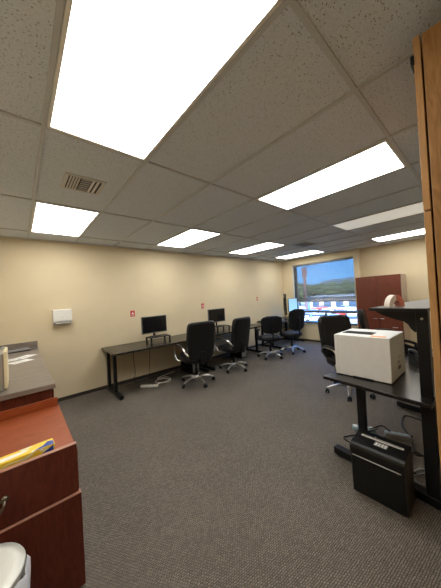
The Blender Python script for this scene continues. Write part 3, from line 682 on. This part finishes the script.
cords = [([(2.77, .84, .045), (2.6, .95, .02), (2.45, 1.05, .007), (2.42, .92, .007), (2.55, .84, .007)], 'black cable curled beside the bluish-lit power strip'),
         ([(2.86, .57, .045), (2.75, .55, .10), (2.90, .60, .02), (3.10, .70, .007), (3.35, .72, .007), (3.3, .52, .007), (3.05, .46, .007)], 'black cable looping far under the right desk'),
         ([(2.80, .565, .02), (2.62, .50, .008), (2.75, .42, .008), (2.95, .46, .008), (3.2, .40, .008)], 'black cable running toward the oak cabinet under desk'),
         ([(2.58, .56, .012), (2.66, .50, .008), (2.6, .42, .008), (2.45, .40, .008), (2.35, .46, .008), (2.42, .52, .008)], 'black cable coiled round the silver adapter'),
         ([(2.30, .50, .008), (2.45, .44, .008), (2.40, .36, .008), (2.25, .40, .008), (2.3, .47, .012), (2.5, .36, .008), (2.65, .36, .008)], 'grey cable tangled behind the shredder'),
         ([(2.75, .52, .724), (2.80, .47, .60), (2.70, .45, .45), (2.62, .42, .2), (2.64, .41, .02), (2.8, .38, .008)], 'black cable hanging from the right desk to the floor'),
         ([(2.73, .90, .045), (2.66, .84, .10), (2.72, .78, .12), (2.79, .74, .05)], 'short black cable joining the two power strips')]
for k, (pts, lab) in enumerate(cords):
    tag(B().tube(catmull(pts, 7), .006 if k != 4 else .005, M['black'] if k != 4 else M['grey'], 7).obj('power_cable'), lab, 'cable', 'cables under the right desk')

# ------------------------------------------------------------ outside the window
GZ = -4.0
struct(B().box((7.5, -150, GZ - .2), (420, 300, GZ), M['asphalt']), 'ground')
b = B(); rings = []
for i in range(41):
    y = -150 + i * 12; h = 19 + 9 * noise.noise((i * .35, 1.3, 0)) + 4 * noise.noise((i * 1.1, 4, 0))
    rings.append([Vector((300, y, GZ - 2)), Vector((318, y, GZ + h * .6)), Vector((345, y, GZ + h)), Vector((380, y, GZ + h * .8)), Vector((400, y, GZ - 2))])
b.grid(rings, M['hill']); o = b.obj('distant_hills'); o['kind'] = 'structure'
def make_tree(h, r, seed, lab):
    rnd = random.Random(seed); t = thing('tree', lab, 'tree', group='trees beyond the parking lot')
    B().tube([(0, 0, 0), (.1, .05, h * .3), (0, 0, h * .6)], [.3, .22, .12], M['bark']).obj('trunk', t)
    b = B(); k = b.mi(M['leaf'])
    for i in range(9):
        a = rnd.uniform(0, 6.28); d = rnd.uniform(0, r * .6); c = Vector((d * math.cos(a), d * math.sin(a), h * rnd.uniform(.45, .8))); rr = r * rnd.uniform(.45, .7)
        res_ = bmesh.ops.create_icosphere(b.bm, subdivisions=3, radius=rr, matrix=Matrix.Translation(c))
        for v_ in res_['verts']:
            q = (v_.co - c); v_.co = c + q * (1 + .35 * noise.noise(v_.co * 1.1 + Vector((seed, 0, 0))))
            v_.co.z = max(v_.co.z, h * .22)
            for f in v_.link_faces: f.material_index = k
    b.obj('crown', t)
    return t
trees = [make_tree(7.6, 3.6, 3, ''), make_tree(6.6, 4.2, 8, ''), make_tree(8.4, 3.2, 15, '')]
rnd = random.Random(4); placed = []
tries = 0
while len(placed) < 24 and tries < 4000:
    tries += 1; k = len(placed)
    X = rnd.uniform(78, 135); ratio = rnd.uniform(.30, .66); s_ = rnd.uniform(.8, 1.1) * (.6 + X / 190); rad = 5.4 * s_ * .9; Y = X * ratio
    if any((X - x) ** 2 + (Y - y) ** 2 < (rad + q) ** 2 for x, y, q in placed): continue
    placed.append((X, Y, rad))
    o = trees[k] if k < 3 else copy_tree(trees[k % 3])
    o.location = (X, Y, GZ); o.scale = (s_,) * 3; o.rotation_euler.z = rnd.uniform(0, 6)
    o['label'] = 'green leafy tree in the belt beyond the parking lot outside'
def make_car(c, lab):
    t = thing('parked_car', lab, 'car', group='cars in the parking lot')
    body = [(-2.2, .35), (-2.25, .75), (-2.1, .92), (-1.2, 1.0), (1.15, .95), (2.1, .80), (2.25, .6), (2.2, .35)]
    B().prism(body, 1, -.88, .88, c).obj('car_body', t, bevel=.08)
    B().prism([(-1.75, .95), (-1.3, 1.42), (.35, 1.45), (1.15, .95)], 1, -.74, .74, M['carglass']).prism([(-1.32, 1.40), (-1.25, 1.47), (.3, 1.49), (.38, 1.43)], 1, -.76, .76, c).obj('cabin', t)
    for x in (-1.35, 1.4):
        for s2 in (-1, 1):
            B().lathe([(.2, -.1), (.33, -.1), (.34, 0), (.33, .1), (.2, .1)], M['tyre'], 16, T=Matrix.Translation((x, s2 * .82, .34)) @ Matrix.Rotation(PI / 2, 4, 'X')).obj('wheel', t)
    return t
protos = [make_car(c, '') for c in CARS]; names = ['white', 'silver', 'blue', 'red']
carspots = [(38, .375, 0, 1), (39, .45, 0, 2), (40, .52, 0, 0), (41, .585, 0, 1), (50, .37, 1, 0), (51, .42, 1, 3), (52, .47, 1, 0), (50, .53, 1, 2), (53, .58, 1, 0), (63, .40, 0, 1), (64, .50, 0, 3)]
used = set()
for i, (X, ra, row, ci) in enumerate(carspots):
    o = protos[ci] if ci not in used else copy_tree(protos[ci]); used.add(ci)
    o.location = (X, X * ra, GZ); o.rotation_euler.z = .4 + (1.57 if row == 0 else 0) + .1 * (i % 3)
    o['label'] = names[ci] + ' car parked in the lot outside the window, ' + ['in the nearest row', 'in the middle row', 'in the farthest row'][0 if X < 45 else 1 if X < 60 else 2] + (', right side' if ra < .44 else ', centre' if ra < .52 else ', left side')
t = thing('pole_sign', 'tall reddish pole sign beyond the lot outside the window', 'sign', (60, 60 * .56, GZ))
B().tube([(0, 0, 0), (0, 0, 12)], .4, M['brick'], 12).obj('pole', t)
B().box((-.25, -.65, 9.5), (.25, .65, 12.2), M['brick'], .05).obj('sign_panel', t)
t = thing('commercial_building', 'low pale building with flat roof beyond the parking lot', 'building', (66, 66 * .44, GZ), .1)
B().box((0, -7, 0), (10, 7, 3.6), M['tan']).obj('walls', t)
B().box((-.3, -7.3, 3.6), (10.3, 7.3, 4.0), M['white']).obj('roof', t)
for k in range(4): B().box((-.05, -6 + k * 3.2, .8), (.02, -4 + k * 3.2, 2.6), M['carglass']).obj('window', t)
